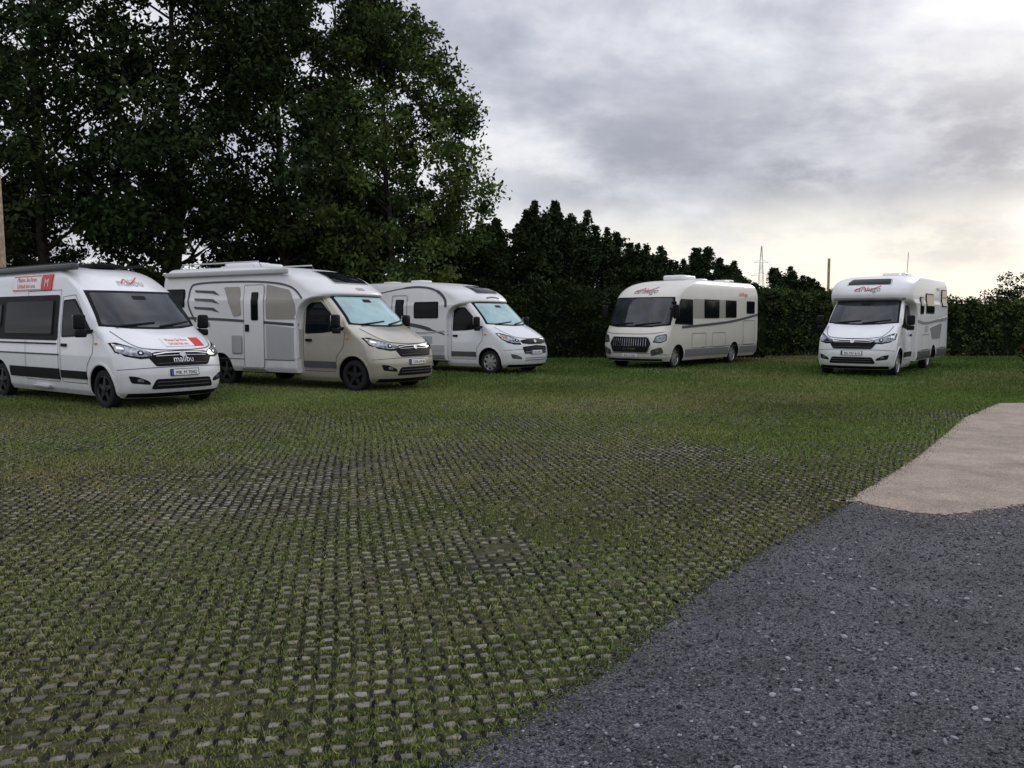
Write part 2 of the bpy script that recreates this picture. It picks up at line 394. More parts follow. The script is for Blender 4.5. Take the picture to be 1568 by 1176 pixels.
# ================================================= camper van
E=empty('camper_van',(-6.78,15.85,0),math.radians(-36.5),1.025)
S=Stack(CABK[:-1]+[(2.1,-.65,.905,.32),(2.2,-.80,.89,.36),(2.3,-.96,.875,.4),(2.4,-1.14,.85,.45),(2.48,-1.34,.81,.5),(2.54,-1.6,.75,.5),(2.575,-1.9,.66,.5),(2.59,-2.1,.55,.5)],
   [(.2,-4.98),(.6,-5.02),(1.2,-5.0),(2.0,-4.94),(2.4,-4.88),(2.59,-4.75)],rc=.12,nz=80)
S.mesh('van_body',WHITE,E,arches=(0,-4.04)); under(E,.4,-4.8); axles(E,'dark')
cab_details(S,E,WHITE,GLASSW,plate='MK M 7042')
for s in (-1,1):
    patch('side_glass_panel',S,'side',s,rpoly([(-4.55,1.18),(-4.55,2.03),(-1.56,2.03),(-1.56,1.18)],.08),BLACK,E,.008)
    side_window(S,E,s,-3.75,-1.72,1.27,1.95,.08); side_window(S,E,s,-4.5,-3.9,1.4,1.9,.08)
    patch('waist_stripe',S,'side',s,ribbon([(-4.9,.92),(-1.5,.92)],.03),SEAM,E,.006)
    patch('lower_stripe',S,'side',s,[(-3.55,.46),(-3.55,.66),(-1.5,.66),(-1.5,.46)],BLACK,E,.016)
    outline('sliding_door_gap',S,'side',s,[(-1.52,.42),(-2.85,.42),(-2.85,2.12),(-1.52,2.12)],.014,SEAM,E,.011)
    patch('door_rail',S,'side',s,ribbon([(-4.6,1.12),(-1.6,1.12)],.03),BLACK,E,.018)
    patch('roof_sign',S,'side',s,rect(-3.55,-2.35,2.13,2.42),WTXT,E,.02)
    outline('roof_sign_border',S,'side',s,rect(-3.53,-2.37,2.145,2.405),.015,RED,E,.025)
    patch('roof_sign_end',S,'side',s,rect(-2.34,-1.92,2.13,2.42),RED,E,.022)
    text('roof_sign_text',S,'side',s,'Mieten Sie Ihren',-2.95,2.30,.125,RED,E,.027); text('roof_sign_text',S,'side',s,'Urlaub bei uns.',-2.95,2.18,.125,RED,E,.027)
    text('roof_sign_mark',S,'side',s,'M',-2.12,2.19,.22,WTXT,E,.028)
    rbox('roof_rail',(-3.1,s*.66,2.63),(3.3,.05,.05),BLACK,E,.015)
text('forehead_lettering',S,'front',1,'malibu',.05,2.20,.20,LGREY,E,.01,.2)
patch('forehead_swoosh',S,'front',1,ribbon(spline([(-.12,2.24),(0,2.33),(.05,2.24),(.28,2.37)]),.018),RED,E,.012,skirt=False)
text('grille_lettering',S,'front',1,'malibu',0,.82,.15,CHROME,E,.026)
patch('bonnet_sign',S,'front',1,rect(-.22,.34,1.09,1.23),WTXT,E,.010); patch('bonnet_sign_end',S,'front',1,rect(.35,.56,1.09,1.23),RED,E,.011)
text('bonnet_sign_text',S,'front',1,'Mieten Sie Ihren',.06,1.17,.065,RED,E,.016); text('bonnet_sign_text',S,'front',1,'Urlaub bei uns.',.06,1.11,.065,RED,E,.016)
rbox('awning_case',(-3.0,-.80,2.55),(3.6,.14,.12),DGREY,E,.03)
rbox('roof_hatch',(-1.9,0,2.61),(.7,.6,.08),BLACK,E,.03)
rbox('entry_step',(-2.2,-.98,.30),(.62,.16,.07),SILV,E,.015)

def cab_short(E,paint,glass,old,plate,R=.42):
    S=Stack(CABK,[(.2,-1.65),(2.1,-1.65)],rc=.05,nz=66)
    S.mesh('cab',paint,E,arches=(0,),R=R); cab_details(S,E,paint,glass,old=old,plate=plate); return S
def hab_keys(cap,low=.36,w=1.15):
    return [(low,-1.5,w-.04,.05),(low+.12,-1.5,w,.05),(1.55,-1.5,w,.05),(1.78,-1.42,w,.08),(1.93,-1.22,w,.16),(2.01,-.95,w,.3)]+cap
def hab_common(S,E,roofz,rear,rails=False):
    for s in (-1,1):
        patch('skirt_line',S,'side',s,ribbon([(rear+.1,.64),(-1.6,.64)],.016),SEAM,E,.006,skirt=False)
        if rails: tube_obj('roof_rail',[(-2.9,s*.86,roofz-.03),(-3.0,s*.86,roofz+.11),(rear+.5,s*.86,roofz+.11),(rear+.4,s*.86,roofz-.03)],.018,SILV,E)
    rbox('roof_vent',(-3.6,0,roofz+.05),(.5,.5,.12),WHITEB,E,.04)
    rbox('roof_vent',(-5.1,.2,roofz+.05),(.45,.45,.12),WHITEB,E,.04)

# ================================================= motorhome with champagne cab
E=empty('motorhome',(-3.0,19.5,0),math.radians(-31),1.035)
cab_short(E,CHAMP,BLIND,False,'COE LM 86')
S=Stack(hab_keys([(2.07,-.64,1.13,.5),(2.13,-.56,1.12,.62),(2.3,-.76,1.11,.7),(2.5,-1.10,1.10,.8),(2.63,-1.5,1.08,.9),(2.72,-1.95,1.05,.9),(2.78,-2.5,.98,.9),(2.80,-2.75,.9,.9)]),
   [(.36,-6.15),(.7,-6.2),(2.2,-6.2),(2.6,-6.15),(2.80,-6.0)],rc=.12,nz=80)
S.mesh('living_body',WHITEB,E,arches=(-4.04,)); under(E,.3,-6.0); axles(E,'dark' ,yr=1.0); hab_common(S,E,2.8,-6.2,True)
for s in (-1,1):
    patch('side_panel_upper',S,'side',s,rpoly([(-2.48,1.56),(-2.48,2.36),(-1.75,2.22),(-1.55,1.9),(-1.53,1.56)],.06),BEIGE,E,.007)
    patch('side_panel_lower',S,'side',s,rpoly([(-2.48,.66),(-2.48,1.44),(-1.52,1.36),(-1.52,.66)],.04),LGREY,E,.007)
    patch('waist_band',S,'side',s,ribbon(spline([(-6.1,1.60),(-4.6,1.58),(-3.1,1.52),(-1.53,1.44)]),.06),DGREY,E,.010)
    patch('upper_curve_decal',S,'side',s,ribbon(spline([(-4.9,1.5),(-5.15,1.9),(-5.1,2.3),(-4.8,2.42),(-3.6,2.44),(-2.4,2.40),(-1.7,2.28),(-1.35,2.02)]),.045),DGREY,E,.010)
    for k in range(3):
        z=2.22-.2*k
        patch('slant_mark',S,'side',s,[(-4.95,z+.05),(-4.25,z+.02),(-4.05,z-.09),(-4.2,z-.07),(-4.3,z-.045),(-4.9,z-.01)],DGREY,E,.010)
    patch('rear_window_frame',S,'side',s,rpoly([(-3.9,2.32),(-3.35,2.32),(-3.3,1.66),(-3.55,1.62)],.05),BEIGE,E,.014)
    patch('door',S,'side',s,rpoly(rect(-3.18,-2.55,.46,2.34),.06),WHITEB,E,.02)
    outline('door_gap',S,'side',s,rpoly(rect(-3.19,-2.54,.45,2.35),.06),.014,SEAM,E,.022)
    side_window(S,E,s,-2.98,-2.68,1.5,2.22,.05,'door_window')
    patch('door_lock',S,'side',s,rpoly(rect(-3.14,-3.02,1.28,1.44),.02),BLACK,E,.04)
    for (a,b,c,d) in ((-3.6,-3.3,.78,1.15),(-5.7,-4.95,.72,1.2)):
        patch('service_hatch',S,'side',s,rpoly(rect(a,b,c,d),.03),LGREY,E,.016); outline('hatch_gap',S,'side',s,rpoly(rect(a-.02,b+.02,c-.02,d+.02),.03),.012,SEAM,E,.012)
    side_window(S,E,s,-6.0,-5.3,1.85,2.3,.06)
text('model_lettering',S,'side',-1,'698',-4.5,1.38,.16,DGREY,E)
patch('skylight_frame',S,'front',1,rpoly([(-.60,2.36),(.60,2.36),(.52,2.66),(-.52,2.66)],.06),SILV,E,.012)
patch('skylight',S,'front',1,rpoly([(-.55,2.385),(.55,2.385),(.48,2.64),(-.48,2.64)],.06),GLASS,E,.024)
patch('forehead_badge',S,'front',1,ribbon([(-.12,2.24),(.12,2.24)],.05),SILV,E,.012)
rbox('aircon_box',(-4.3,0,2.88),(.9,.7,.18),WHITEB,E,.06); rbox('awning_case',(-3.9,-1.13,2.64),(4.2,.12,.12),LGREY,E,.03)
tube_obj('tv_mast',[(-5.5,.3,2.8),(-5.5,.3,3.05)],.02,SILV,E)
patch('step_sill',S,'side',-1,rpoly(rect(-3.25,-2.5,.37,.45),.02),SILV,E,.06)

# ================================================= white older motorhome
E=empty('motorhome',(-.05,25.5,0),math.radians(-37),1.02)
cab_short(E,WHITE,BLIND,True,'COE WM 12')
S=Stack(hab_keys([(2.07,-.70,1.13,.5),(2.13,-.62,1.12,.62),(2.3,-.75,1.11,.7),(2.45,-1.0,1.10,.8),(2.58,-1.4,1.08,.9),(2.67,-1.9,1.04,.9),(2.72,-2.4,.95,.9),(2.74,-2.7,.86,.9)]),
   [(.36,-5.9),(.7,-5.95),(2.2,-5.95),(2.5,-5.88),(2.74,-5.6)],rc=.2,nz=80)
S.mesh('living_body',WHITEB,E,arches=(-4.04,)); under(E,.3,-5.8); axles(E,'silver'); hab_common(S,E,2.73,-5.9)
for s in (-1,1):
    patch('arc_decal',S,'side',s,ribbon(spline([(-4.6,2.38),(-3.2,2.56),(-2.4,2.55),(-1.9,2.42),(-1.62,2.2),(-1.55,1.95)]),[.03]*8+[.06]*16+[.09]*17),DGREY,E,.010)
    patch('lower_skirt_band',S,'side',s,[(-3.55,.40),(-1.53,.40),(-1.53,.82),(-3.55,.78)],LGREY,E,.006)
    patch('lower_skirt_edge',S,'side',s,[(-3.55,.39),(-1.53,.39),(-1.53,.52),(-3.55,.52)],MGREY,E,.012)
    patch('swoosh_decal',S,'side',s,ribbon(spline([(-4.4,1.5),(-3.4,1.46),(-2.5,1.35),(-1.53,1.12)]),[.02]*6+[.11]*13+[.04]*6),DGREY,E,.010)
    patch('swoosh_decal',S,'side',s,ribbon(spline([(-4.1,1.28),(-3.2,1.22),(-2.5,1.18),(-1.53,1.24)]),.04),LGREY,E,.012)
    side_window(S,E,s,-2.85,-1.85,1.62,2.12); side_window(S,E,s,-3.65,-3.3,1.6,2.2,.05,'door_window'); side_window(S,E,s,-5.5,-4.7,1.6,2.1)
    outline('door_gap',S,'side',s,rpoly(rect(-3.8,-3.15,.46,2.32),.06),.016,SEAM,E,.016)
    patch('door_lock',S,'side',s,rpoly(rect(-3.25,-3.18,1.2,1.36),.02),BLACK,E,.03)
    patch('service_hatch',S,'side',s,rpoly(rect(-2.7,-2.1,.86,1.08),.03),LGREY,E,.014)
patch('skylight_frame',S,'front',1,rpoly([(-.55,2.36),(.55,2.36),(.45,2.60),(-.45,2.60)],.06),SILV,E,.012)
patch('skylight',S,'front',1,rpoly([(-.50,2.38),(.50,2.38),(.42,2.58),(-.42,2.58)],.06),GLASS,E,.024)
patch('forehead_badge',S,'front',1,ribbon(spline([(-.3,2.22),(0,2.25),(.3,2.22)]),.03),DGREY,E,.012)

# ================================================= integrated (class A) motorhome
E=empty('motorhome',(4.52,28.1,0),math.radians(-128.5),1.05)
S=Stack([(.25,.93,1.04,.5),(.4,1.04,1.10,.5),(.7,1.08,1.13,.5),(.95,1.04,1.14,.5),(1.15,.95,1.14,.5),(1.3,.83,1.14,.48),(1.4,.76,1.14,.45),(2.1,.36,1.13,.42),(2.25,.26,1.13,.42),
   (2.4,.10,1.125,.45),(2.55,-.15,1.11,.5),(2.68,-.5,1.08,.6),(2.78,-1.0,1.02,.7),(2.83,-1.5,.94,.7),(2.85,-1.8,.86,.7)],
   [(.25,-6.2),(.7,-6.3),(2.3,-6.3),(2.6,-6.22),(2.85,-6.0)],rc=.12,nz=80,q=3)
S.mesh('coach_body',CREAM,E,arches=(0,-4.2)); under(E,.4,-6.1); axles(E,'silver',0,-4.2,1.02,1.05); hab_common(S,E,2.85,-6.3)
patch('windscreen_frame',S,'front',1,[(-1.1,1.36),(-.6,1.30),(.6,1.30),(1.1,1.36),(1.09,2.0),(1.03,2.24),(-1.03,2.24),(-1.09,2.0)],BLACK,E,.006)
patch('windscreen',S,'front',1,rpoly([(-1.05,1.40),(-.6,1.345),(.6,1.345),(1.05,1.40),(1.04,2.0),(.98,2.20),(-.98,2.20),(-1.04,2.0)],.06),GLASSW,E,.016)
for a,b in (((-.85,1.36),(-.05,1.42)),((.05,1.35),(.85,1.44))): patch('wiper',S,'front',1,ribbon([a,b],.025),BLACK,E,.04)
patch('grille_surround',S,'front',1,rpoly([(-.62,.52),(-.74,.80),(-.62,1.02),(.62,1.02),(.74,.80),(.62,.52)],.05),SILV,E,.008)
patch('grille',S,'front',1,rpoly([(-.59,.54),(-.71,.80),(-.60,.995),(.60,.995),(.71,.80),(.59,.54)],.05),BLACK,E,.018)
for k in range(-7,8): patch('grille_slat',S,'front',1,ribbon([(k*.08,.72),(k*.08,.95)],.007),CHROME,E,.03)
for s in (-1,1):
    patch('headlamp_frame',S,'front',s,rpoly([(s*.76,.84),(s*.84,1.04),(s*1.08,1.10),(s*1.10,.90),(s*.98,.82)],.04),BLACK,E,.007)
    patch('headlamp',S,'front',s,rpoly([(s*.79,.86),(s*.86,1.02),(s*1.06,1.07),(s*1.08,.91),(s*.97,.845)],.04),LAMP,E,.016)
    patch('bumper_vent',S,'front',s,rpoly([(s*.72,.42),(s*.70,.60),(s*1.0,.70),(s*1.04,.52)],.05),DGREY,E,.008)
    patch('fog_lamp',S,'front',s,rpoly([(s*.80,.50),(s*.80,.60),(s*.92,.63),(s*.92,.53)],.03),LAMP,E,.016)
    patch('cab_side_window_frame',S,'side',s,rpoly([(.30,1.40),(-.95,1.36),(-.95,2.18),(-.10,2.18)],.06),BLACK,E,.010)
    patch('cab_side_window',S,'side',s,rpoly([(.24,1.44),(-.91,1.40),(-.91,2.14),(-.12,2.14)],.06),GLASS,E,.018)
    side_window(S,E,s,-2.9,-1.75,1.58,2.2); side_window(S,E,s,-4.3,-3.4,1.6,2.2); side_window(S,E,s,-5.9,-5.2,1.75,2.2)
    patch('waist_decal',S,'side',s,ribbon(spline([(-6.2,1.72),(-4.2,1.50),(-2.2,1.38),(-.2,1.30)]),.08),DGREY,E,.011)
    patch('greige_decal',S,'side',s,[(-3.4,1.60),(-3.4,2.2),(-2.95,2.2),(-2.95,1.60)],BEIGE,E,.012)
    patch('greige_decal',S,'side',s,[(-1.75,1.58),(-1.75,2.2),(-1.0,2.2),(-1.0,1.58)],BEIGE,E,.012)
    patch('skirt_band',S,'side',s,[(-6.2,.36),(-4.65,.36),(-4.65,.60),(-6.2,.60)],MGREY,E,.008); patch('skirt_band',S,'side',s,[(-3.75,.36),(-.48,.36),(-.48,.60),(-3.75,.60)],MGREY,E,.008)
    outline('garage_hatch_gap',S,'side',s,rpoly(rect(-5.9,-4.9,.66,1.5),.05),.016,SEAM,E,.010); outline('locker_gap',S,'side',s,rpoly(rect(-3.4,-2.4,.63,1.1),.04),.014,SEAM,E,.010)
    outline('locker_gap',S,'side',s,rpoly(rect(-1.9,-.9,.63,1.1),.04),.014,SEAM,E,.010)
    rbox('mirror_arm',(.42,s*1.18,2.05),(.08,.16,.10),BLACK,E,.03); rbox('mirror_housing',(.46,s*1.28,1.78),(.14,.2,.44),BLACK,E,.06)
    text('side_lettering',S,'side',s,'carthago',-4.9,2.36,.22,RED,E)
text('forehead_lettering',S,'front',1,'carthago',0,2.36,.24,MGREY,E,.012,.2)
patch('forehead_swoosh',S,'front',1,ribbon(spline([(-.35,2.42),(-.1,2.52),(0,2.42),(.35,2.56)]),.024),RED,E,.014,skirt=False)
text('grille_lettering',S,'front',1,'carthago',0,.60,.13,CHROME,E,.034)
patch('bumper_gap',S,'front',1,ribbon(spline([(-1.1,.46),(-.6,.50),(.6,.50),(1.1,.46)]),.014),SEAM,E,.006,skirt=False)
patch('bonnet_gap',S,'front',1,ribbon(spline([(-1.0,1.16),(-.6,1.10),(.6,1.10),(1.0,1.16)]),.014),SEAM,E,.006,skirt=False)
patch('bumper_lip',S,'front',1,[(-.95,.27),(.95,.27),(.97,.33),(-.97,.33)],BLACK,E,.008)
patch('number_plate',S,'front',1,rpoly(rect(-.26,.26,.39,.49),.01),WTXT,E,.02,step=.3); text('plate_text',S,'front',1,'AUL C 520',.0,.405,.085,BLACK,E,.025)
rbox('aircon_box',(-2.2,0,2.93),(1.0,.75,.18),WHITEB,E,.07); rbox('roof_box',(-5.5,.1,2.91),(.5,.6,.16),LGREY,E,.05)

# ================================================= low-profile motorhome at the right
E=empty('motorhome',(10.2,24.45,0),math.radians(-126.5),1.045)
cab_short(E,WHITE,GLASSW,False,'BN MV 614')
S=Stack(hab_keys([(2.07,-.66,1.13,.5),(2.13,-.50,1.12,.6),(2.25,-.46,1.12,.62),(2.4,-.52,1.12,.64),(2.55,-.68,1.11,.68),(2.67,-.98,1.09,.75),(2.77,-1.45,1.05,.8),(2.83,-2.0,.98,.8),(2.85,-2.3,.9,.8)]),
   [(.36,-6.35),(.7,-6.4),(2.2,-6.4),(2.6,-6.35),(2.85,-6.15)],rc=.12,nz=80)
S.mesh('living_body',WHITEB,E,arches=(-4.04,)); under(E,.3,-6.2); axles(E,'silver'); hab_common(S,E,2.85,-6.4)
patch('skylight_frame',S,'front',1,rpoly([(-.62,2.52),(.62,2.52),(.55,2.70),(-.55,2.70)],.05),SILV,E,.012)
patch('skylight',S,'front',1,rpoly([(-.58,2.535),(.58,2.535),(.52,2.685),(-.52,2.685)],.05),GLASS,E,.024)
text('forehead_lettering',S,'front',1,'carthago',0,2.33,.2,MGREY,E,.012,.2)
patch('forehead_swoosh',S,'front',1,ribbon(spline([(-.35,2.36),(-.1,2.46),(0,2.36),(.35,2.48)]),.02),RED,E,.014,skirt=False)
patch('visor_band',S,'front',1,[(-.95,2.10),(.95,2.10),(.97,2.16),(-.97,2.16)],SILV,E,.010)
for s in (-1,1):
    side_window(S,E,s,-3.9,-2.7,1.72,2.32); side_window(S,E,s,-6.1,-5.2,1.95,2.5); side_window(S,E,s,-2.3,-1.85,1.7,2.2)
    patch('waist_decal',S,'side',s,ribbon(spline([(-6.3,1.6),(-4.2,1.5),(-2.6,1.44),(-1.55,1.5)]),.08),MGREY,E,.010)
    patch('mid_decal',S,'side',s,[(-5.0,.95),(-5.3,1.4),(-4.9,1.42),(-3.4,1.3),(-3.75,.95)],MGREY,E,.010)
    patch('skirt_band',S,'side',s,[(-3.55,.38),(-1.53,.38),(-1.53,.62),(-3.55,.62)],DGREY,E,.008)
    patch('skirt_band',S,'side',s,[(-6.3,.38),(-4.53,.38),(-4.53,.62),(-6.3,.62)],DGREY,E,.008)
    outline('garage_hatch_gap',S,'side',s,rpoly(rect(-6.0,-5.0,.66,1.5),.05),.016,SEAM,E,.012); outline('locker_gap',S,'side',s,rpoly(rect(-3.2,-2.2,.66,1.1),.04),.014,SEAM,E,.010)
    text('side_lettering',S,'side',s,'carthago',-4.6,2.45,.16,SEAM,E)
    patch('fridge_vent',S,'side',s,rpoly(rect(-3.0,-2.6,1.18,1.36),.03),LGREY,E,.014)
rbox('aircon_box',(-4.2,0,2.93),(.9,.7,.16),WHITEB,E,.06)
tube_obj('radio_antenna',[(-2.6,.6,2.8),(-2.75,.6,3.55)],.008,BLACK,E,5)

# ------------------------------------------------------------------ ground
def fbm(x,y,sc,seed,oct=4):
    r=np.random.default_rng(seed); out=np.zeros_like(x,dtype=float); a=1;tot=0
    for o in range(oct):
        for k in range(5):
            th=r.uniform(0,2*math.pi); ph=r.uniform(0,6.28); f=sc*(2**o)*r.uniform(.7,1.3)
            out+=a*np.sin((x*math.cos(th)+y*math.sin(th))*f+ph+1.3*np.sin((x*math.sin(th)-y*math.cos(th))*f*.7+ph*2))
        tot+=a*5**.5; a*=.55
    return out/tot
BY=[-8,0,2.0,2.88,3.84,4.9,5.93,7.36,9.68,13.6,15.95,16.6,17.2]; BX=[-9,-2.5,-.9,-.2,.54,1.16,1.96,3.07,4.78,7.44,9.35,14.,40.]
def gx(y): return np.interp(y,BY,BX)
SX=[3.0,3.3,3.6,4.5,5.5,8,14,40]; SY=[7.3,6.85,6.78,7.2,7.5,7.6,8.2,9]

m,nt,b=nt_mat('lawn_ground')
tc=N(nt,'ShaderNodeTexCoord')
n1=N(nt,'ShaderNodeTexNoise'); n1.inputs['Scale'].default_value=.35; n1.inputs['Detail'].default_value=6; n1.inputs['Roughness'].default_value=.65
n2=N(nt,'ShaderNodeTexNoise'); n2.inputs['Scale'].default_value=14; n2.inputs['Detail'].default_value=6; n2.inputs['Roughness'].default_value=.7
n3=N(nt,'ShaderNodeTexNoise'); n3.inputs['Scale'].default_value=60; n3.inputs['Detail'].default_value=3
n4=N(nt,'ShaderNodeTexNoise'); n4.inputs['Scale'].default_value=1.1; n4.inputs['Detail'].default_value=7; n4.inputs['Roughness'].default_value=.7
for n in (n1,n2,n3,n4): nt.links.new(tc.outputs['Object'],n.inputs['Vector'])
r1=ramp(nt,[(.35,(.055,.085,.020)),(.5,(.080,.112,.030)),(.66,(.15,.14,.065))])
rs=ramp(nt,[(.35,(.034,.040,.020)),(.5,(.058,.062,.032)),(.68,(.13,.115,.075))])
sx=N(nt,'ShaderNodeSeparateXYZ'); nt.links.new(tc.outputs['Object'],sx.inputs[0])
ad=N(nt,'ShaderNodeMath',operation='MULTIPLY_ADD'); nt.links.new(n4.outputs['Fac'],ad.inputs[0]); ad.inputs[1].default_value=9; nt.links.new(sx.outputs['Y'],ad.inputs[2])
mr=N(nt,'ShaderNodeMapRange'); nt.links.new(ad.outputs[0],mr.inputs[0]); mr.inputs[1].default_value=14; mr.inputs[2].default_value=23
r2=ramp(nt,[(.3,(.45,.45,.45)),(.7,(1.3,1.3,1.3))])
nt.links.new(n1.outputs['Fac'],r1.inputs['Fac']); nt.links.new(n2.outputs['Fac'],r2.inputs['Fac']); nt.links.new(n4.outputs['Fac'],rs.inputs['Fac'])
mb=N(nt,'ShaderNodeMix',data_type='RGBA'); nt.links.new(mr.outputs[0],mb.inputs[0]); nt.links.new(rs.outputs[0],mb.inputs[6]); nt.links.new(r1.outputs[0],mb.inputs[7])
mu=N(nt,'ShaderNodeMix',data_type='RGBA',blend_type='MULTIPLY'); mu.inputs[0].default_value=1
nt.links.new(mb.outputs[2],mu.inputs[6]); nt.links.new(r2.outputs[0],mu.inputs[7]); nt.links.new(mu.outputs[2],b.inputs['Base Color'])
b.inputs['Roughness'].default_value=1; b.inputs['Specular IOR Level'].default_value=.1
bp=N(nt,'ShaderNodeBump'); bp.inputs['Strength'].default_value=.8; bp.inputs['Distance'].default_value=.03; nt.links.new(n3.outputs['Fac'],bp.inputs['Height']); nt.links.new(bp.outputs[0],b.inputs['Normal'])
mk('ground',[(-2500,-2500,0),(2500,-2500,0),(2500,2500,0),(-2500,2500,0)],[(0,1,2,3)],m,sharp=0)

def grit_mat(name,c0,c1,c2,scale,big=(.72,1.2),bump=.006,bs=.8,ragged=False):
    m,nt,b=nt_mat(name); tc=N(nt,'ShaderNodeTexCoord')
    v=N(nt,'ShaderNodeTexVoronoi'); v.inputs['Scale'].default_value=scale; nt.links.new(tc.outputs['Object'],v.inputs['Vector'])
    sp=N(nt,'ShaderNodeSeparateColor'); nt.links.new(v.outputs['Color'],sp.inputs[0])
    r=ramp(nt,[(.0,c0),(.7,c1),(.97,c2)]); nt.links.new(sp.outputs[0],r.inputs['Fac'])
    n=N(nt,'ShaderNodeTexNoise'); n.inputs['Scale'].default_value=1.3; n.inputs['Detail'].default_value=8; n.inputs['Roughness'].default_value=.68; nt.links.new(tc.outputs['Object'],n.inputs['Vector'])
    r2=ramp(nt,[(.33,(big[0],)*3),(.67,(big[1],)*3)]); nt.links.new(n.outputs['Fac'],r2.inputs['Fac'])
    mu=N(nt,'ShaderNodeMix',data_type='RGBA',blend_type='MULTIPLY'); mu.inputs[0].default_value=1
    nt.links.new(r.outputs[0],mu.inputs[6]); nt.links.new(r2.outputs[0],mu.inputs[7]); nt.links.new(mu.outputs[2],b.inputs['Base Color'])
    bp=N(nt,'ShaderNodeBump'); bp.inputs['Strength'].default_value=bs; bp.inputs['Distance'].default_value=bump; bp.invert=True
    nt.links.new(v.outputs['Distance'],bp.inputs['Height']); nt.links.new(bp.outputs[0],b.inputs['Normal'])
    b.inputs['Roughness'].default_value=.85; b.inputs['Specular IOR Level'].default_value=.25
    # the scattered, thinning edge of the layer: coverage attribute + grain noise
    at=N(nt,'ShaderNodeAttribute'); at.attribute_name='Col'; s3=N(nt,'ShaderNodeSeparateColor'); nt.links.new(at.outputs['Color'],s3.inputs[0])
    ng=N(nt,'ShaderNodeTexNoise'); ng.inputs['Scale'].default_value=22; ng.inputs['Detail'].default_value=5; ng.inputs['Roughness'].default_value=.75; nt.links.new(tc.outputs['Object'],ng.inputs['Vector'])
    a1=N(nt,'ShaderNodeMath',operation='ADD'); nt.links.new(s3.outputs[0],a1.inputs[0]); nt.links.new(ng.outputs['Fac'],a1.inputs[1])
    g1=N(nt,'ShaderNodeMath',operation='GREATER_THAN'); nt.links.new(a1.outputs[0],g1.inputs[0]); g1.inputs[1].default_value=.80
    nt.links.new(g1.outputs[0],b.inputs['Alpha'])
    return m
GRAV=grit_mat('dark_gravel',(.034,.034,.041),(.074,.074,.088),(.20,.20,.22),170,(.65,1.25))
SAND=grit_mat('sandy_gravel',(.24,.19,.15),(.36,.29,.235),(.50,.43,.37),130,(.60,1.10),.004,.6)
def strip(name,A,offs,alph,z,mat):
    """rows of points A (n x 2) each swept along given list of 2d points -> grid sheet"""
    n,k=A.shape[0],A.shape[1]
    V=np.concatenate([A,np.full((n,k,1),z)],2).reshape(-1,3)
    F=np.array([(i*k+j,i*k+j+1,(i+1)*k+j+1,(i+1)*k+j) for i in range(n-1) for j in range(k-1)])
    col=np.repeat(alph.reshape(-1,1),3,1)
    return link(bpy.data.objects.new(name,np_mesh(name,V,F,mat,col)))
ys=np.arange(-6,17.2,.1); g0=gx(ys)+.03*fbm(ys,ys*0,3,3,4)
A=np.stack([np.stack([g0-.10,ys],1),np.stack([g0+.22,ys],1),np.stack([g0*0+45,ys],1)],1)
al=np.stack([ys*0,ys*0+1,ys*0+1],1)
strip('gravel_drive',A,None,al,.004,GRAV)
xs=np.r_[np.arange(2.85,12,.08),np.arange(12,40,1.)]; lo=np.interp(xs,SX,SY)+.03*fbm(xs,xs*0,3,5,4); hi=np.interp(xs,BX,BY)
hi=np.maximum(hi+.05,lo+.02)
cols=[];als=[]
for f in (0,1,2,3,4,5):
    if f==0: yv=lo-.14; a=np.zeros_like(xs)
    elif f==1: yv=np.minimum(lo+.22,(lo+hi)/2); a=np.where(lo+.22<(lo+hi)/2,1.0,.6)
    elif f in (2,3): yv=lo+(hi-lo)*(.5 if f==2 else .75); a=np.clip((hi-lo)/.5,.4,1)
    elif f==4: yv=np.maximum(hi-.25,lo+(hi-lo)*.8); a=np.clip((hi-lo)/.6,.3,1)
    else: yv=hi+.08; a=np.zeros_like(xs)
    cols.append(np.stack([xs,yv],1)); als.append(a)
strip('sandy_path',np.stack(cols,1),None,np.stack(als,1),.009,SAND)

ico=bmesh.new(); bmesh.ops.create_icosphere(ico,subdivisions=1,radius=1); IV=np.array([v.co[:] for v in ico.verts]); IF=np.array([[v.index for v in f.verts] for f in ico.faces]); ico.free()
def stones(name,xy,size,cols):
    n=len(xy); r=RNG
    V=IV[None]*(1+r.uniform(-.35,.35,(n,12,1)))*np.stack([r.uniform(.7,1.35,n),r.uniform(.55,1.1,n),r.uniform(.35,.8,n)],1)[:,None,:]*size[:,None,None]
    a=r.uniform(0,6.28,n); c,s=np.cos(a)[:,None],np.sin(a)[:,None]
    X=V[:,:,0]*c-V[:,:,1]*s; Y=V[:,:,0]*s+V[:,:,1]*c
    V=np.stack([X+xy[:,0:1],Y+xy[:,1:2],V[:,:,2]+size[:,None]*.2+.005],2).reshape(-1,3)
    F=(IF[None]+12*np.arange(n)[:,None,None]).reshape(-1,3)
    me=np_mesh(name,V,F,GRIT,np.repeat(cols,12,0)); return link(bpy.data.objects.new(name,me))
n=42000; yy=2.3+7*RNG.random(n)**1.6; xx=gx(yy)-.10+RNG.random(n)**1.15*(yy*.66+.6-gx(yy)+.3)
sy=np.interp(xx,SX,SY)
keep=(yy<sy+RNG.exponential(.10,n)-.03); xx,yy=xx[keep],yy[keep]
sz=RNG.lognormal(math.log(.0042),.42,len(xx)); sz=np.clip(sz,.002,.013)
br=RNG.uniform(.03,.13,len(xx)); lt=RNG.random(len(xx))<.05; br[lt]=RNG.uniform(.16,.32,lt.sum())
big=(RNG.random(len(xx))<.014)&(xx-gx(yy)>.3); sz[big]=RNG.uniform(.007,.017,big.sum()); br[big]=RNG.uniform(.12,.40,big.sum())
stones('loose_gravel',np.stack([xx,yy],1),sz,np.stack([br,br*1.005,br*1.10],1))
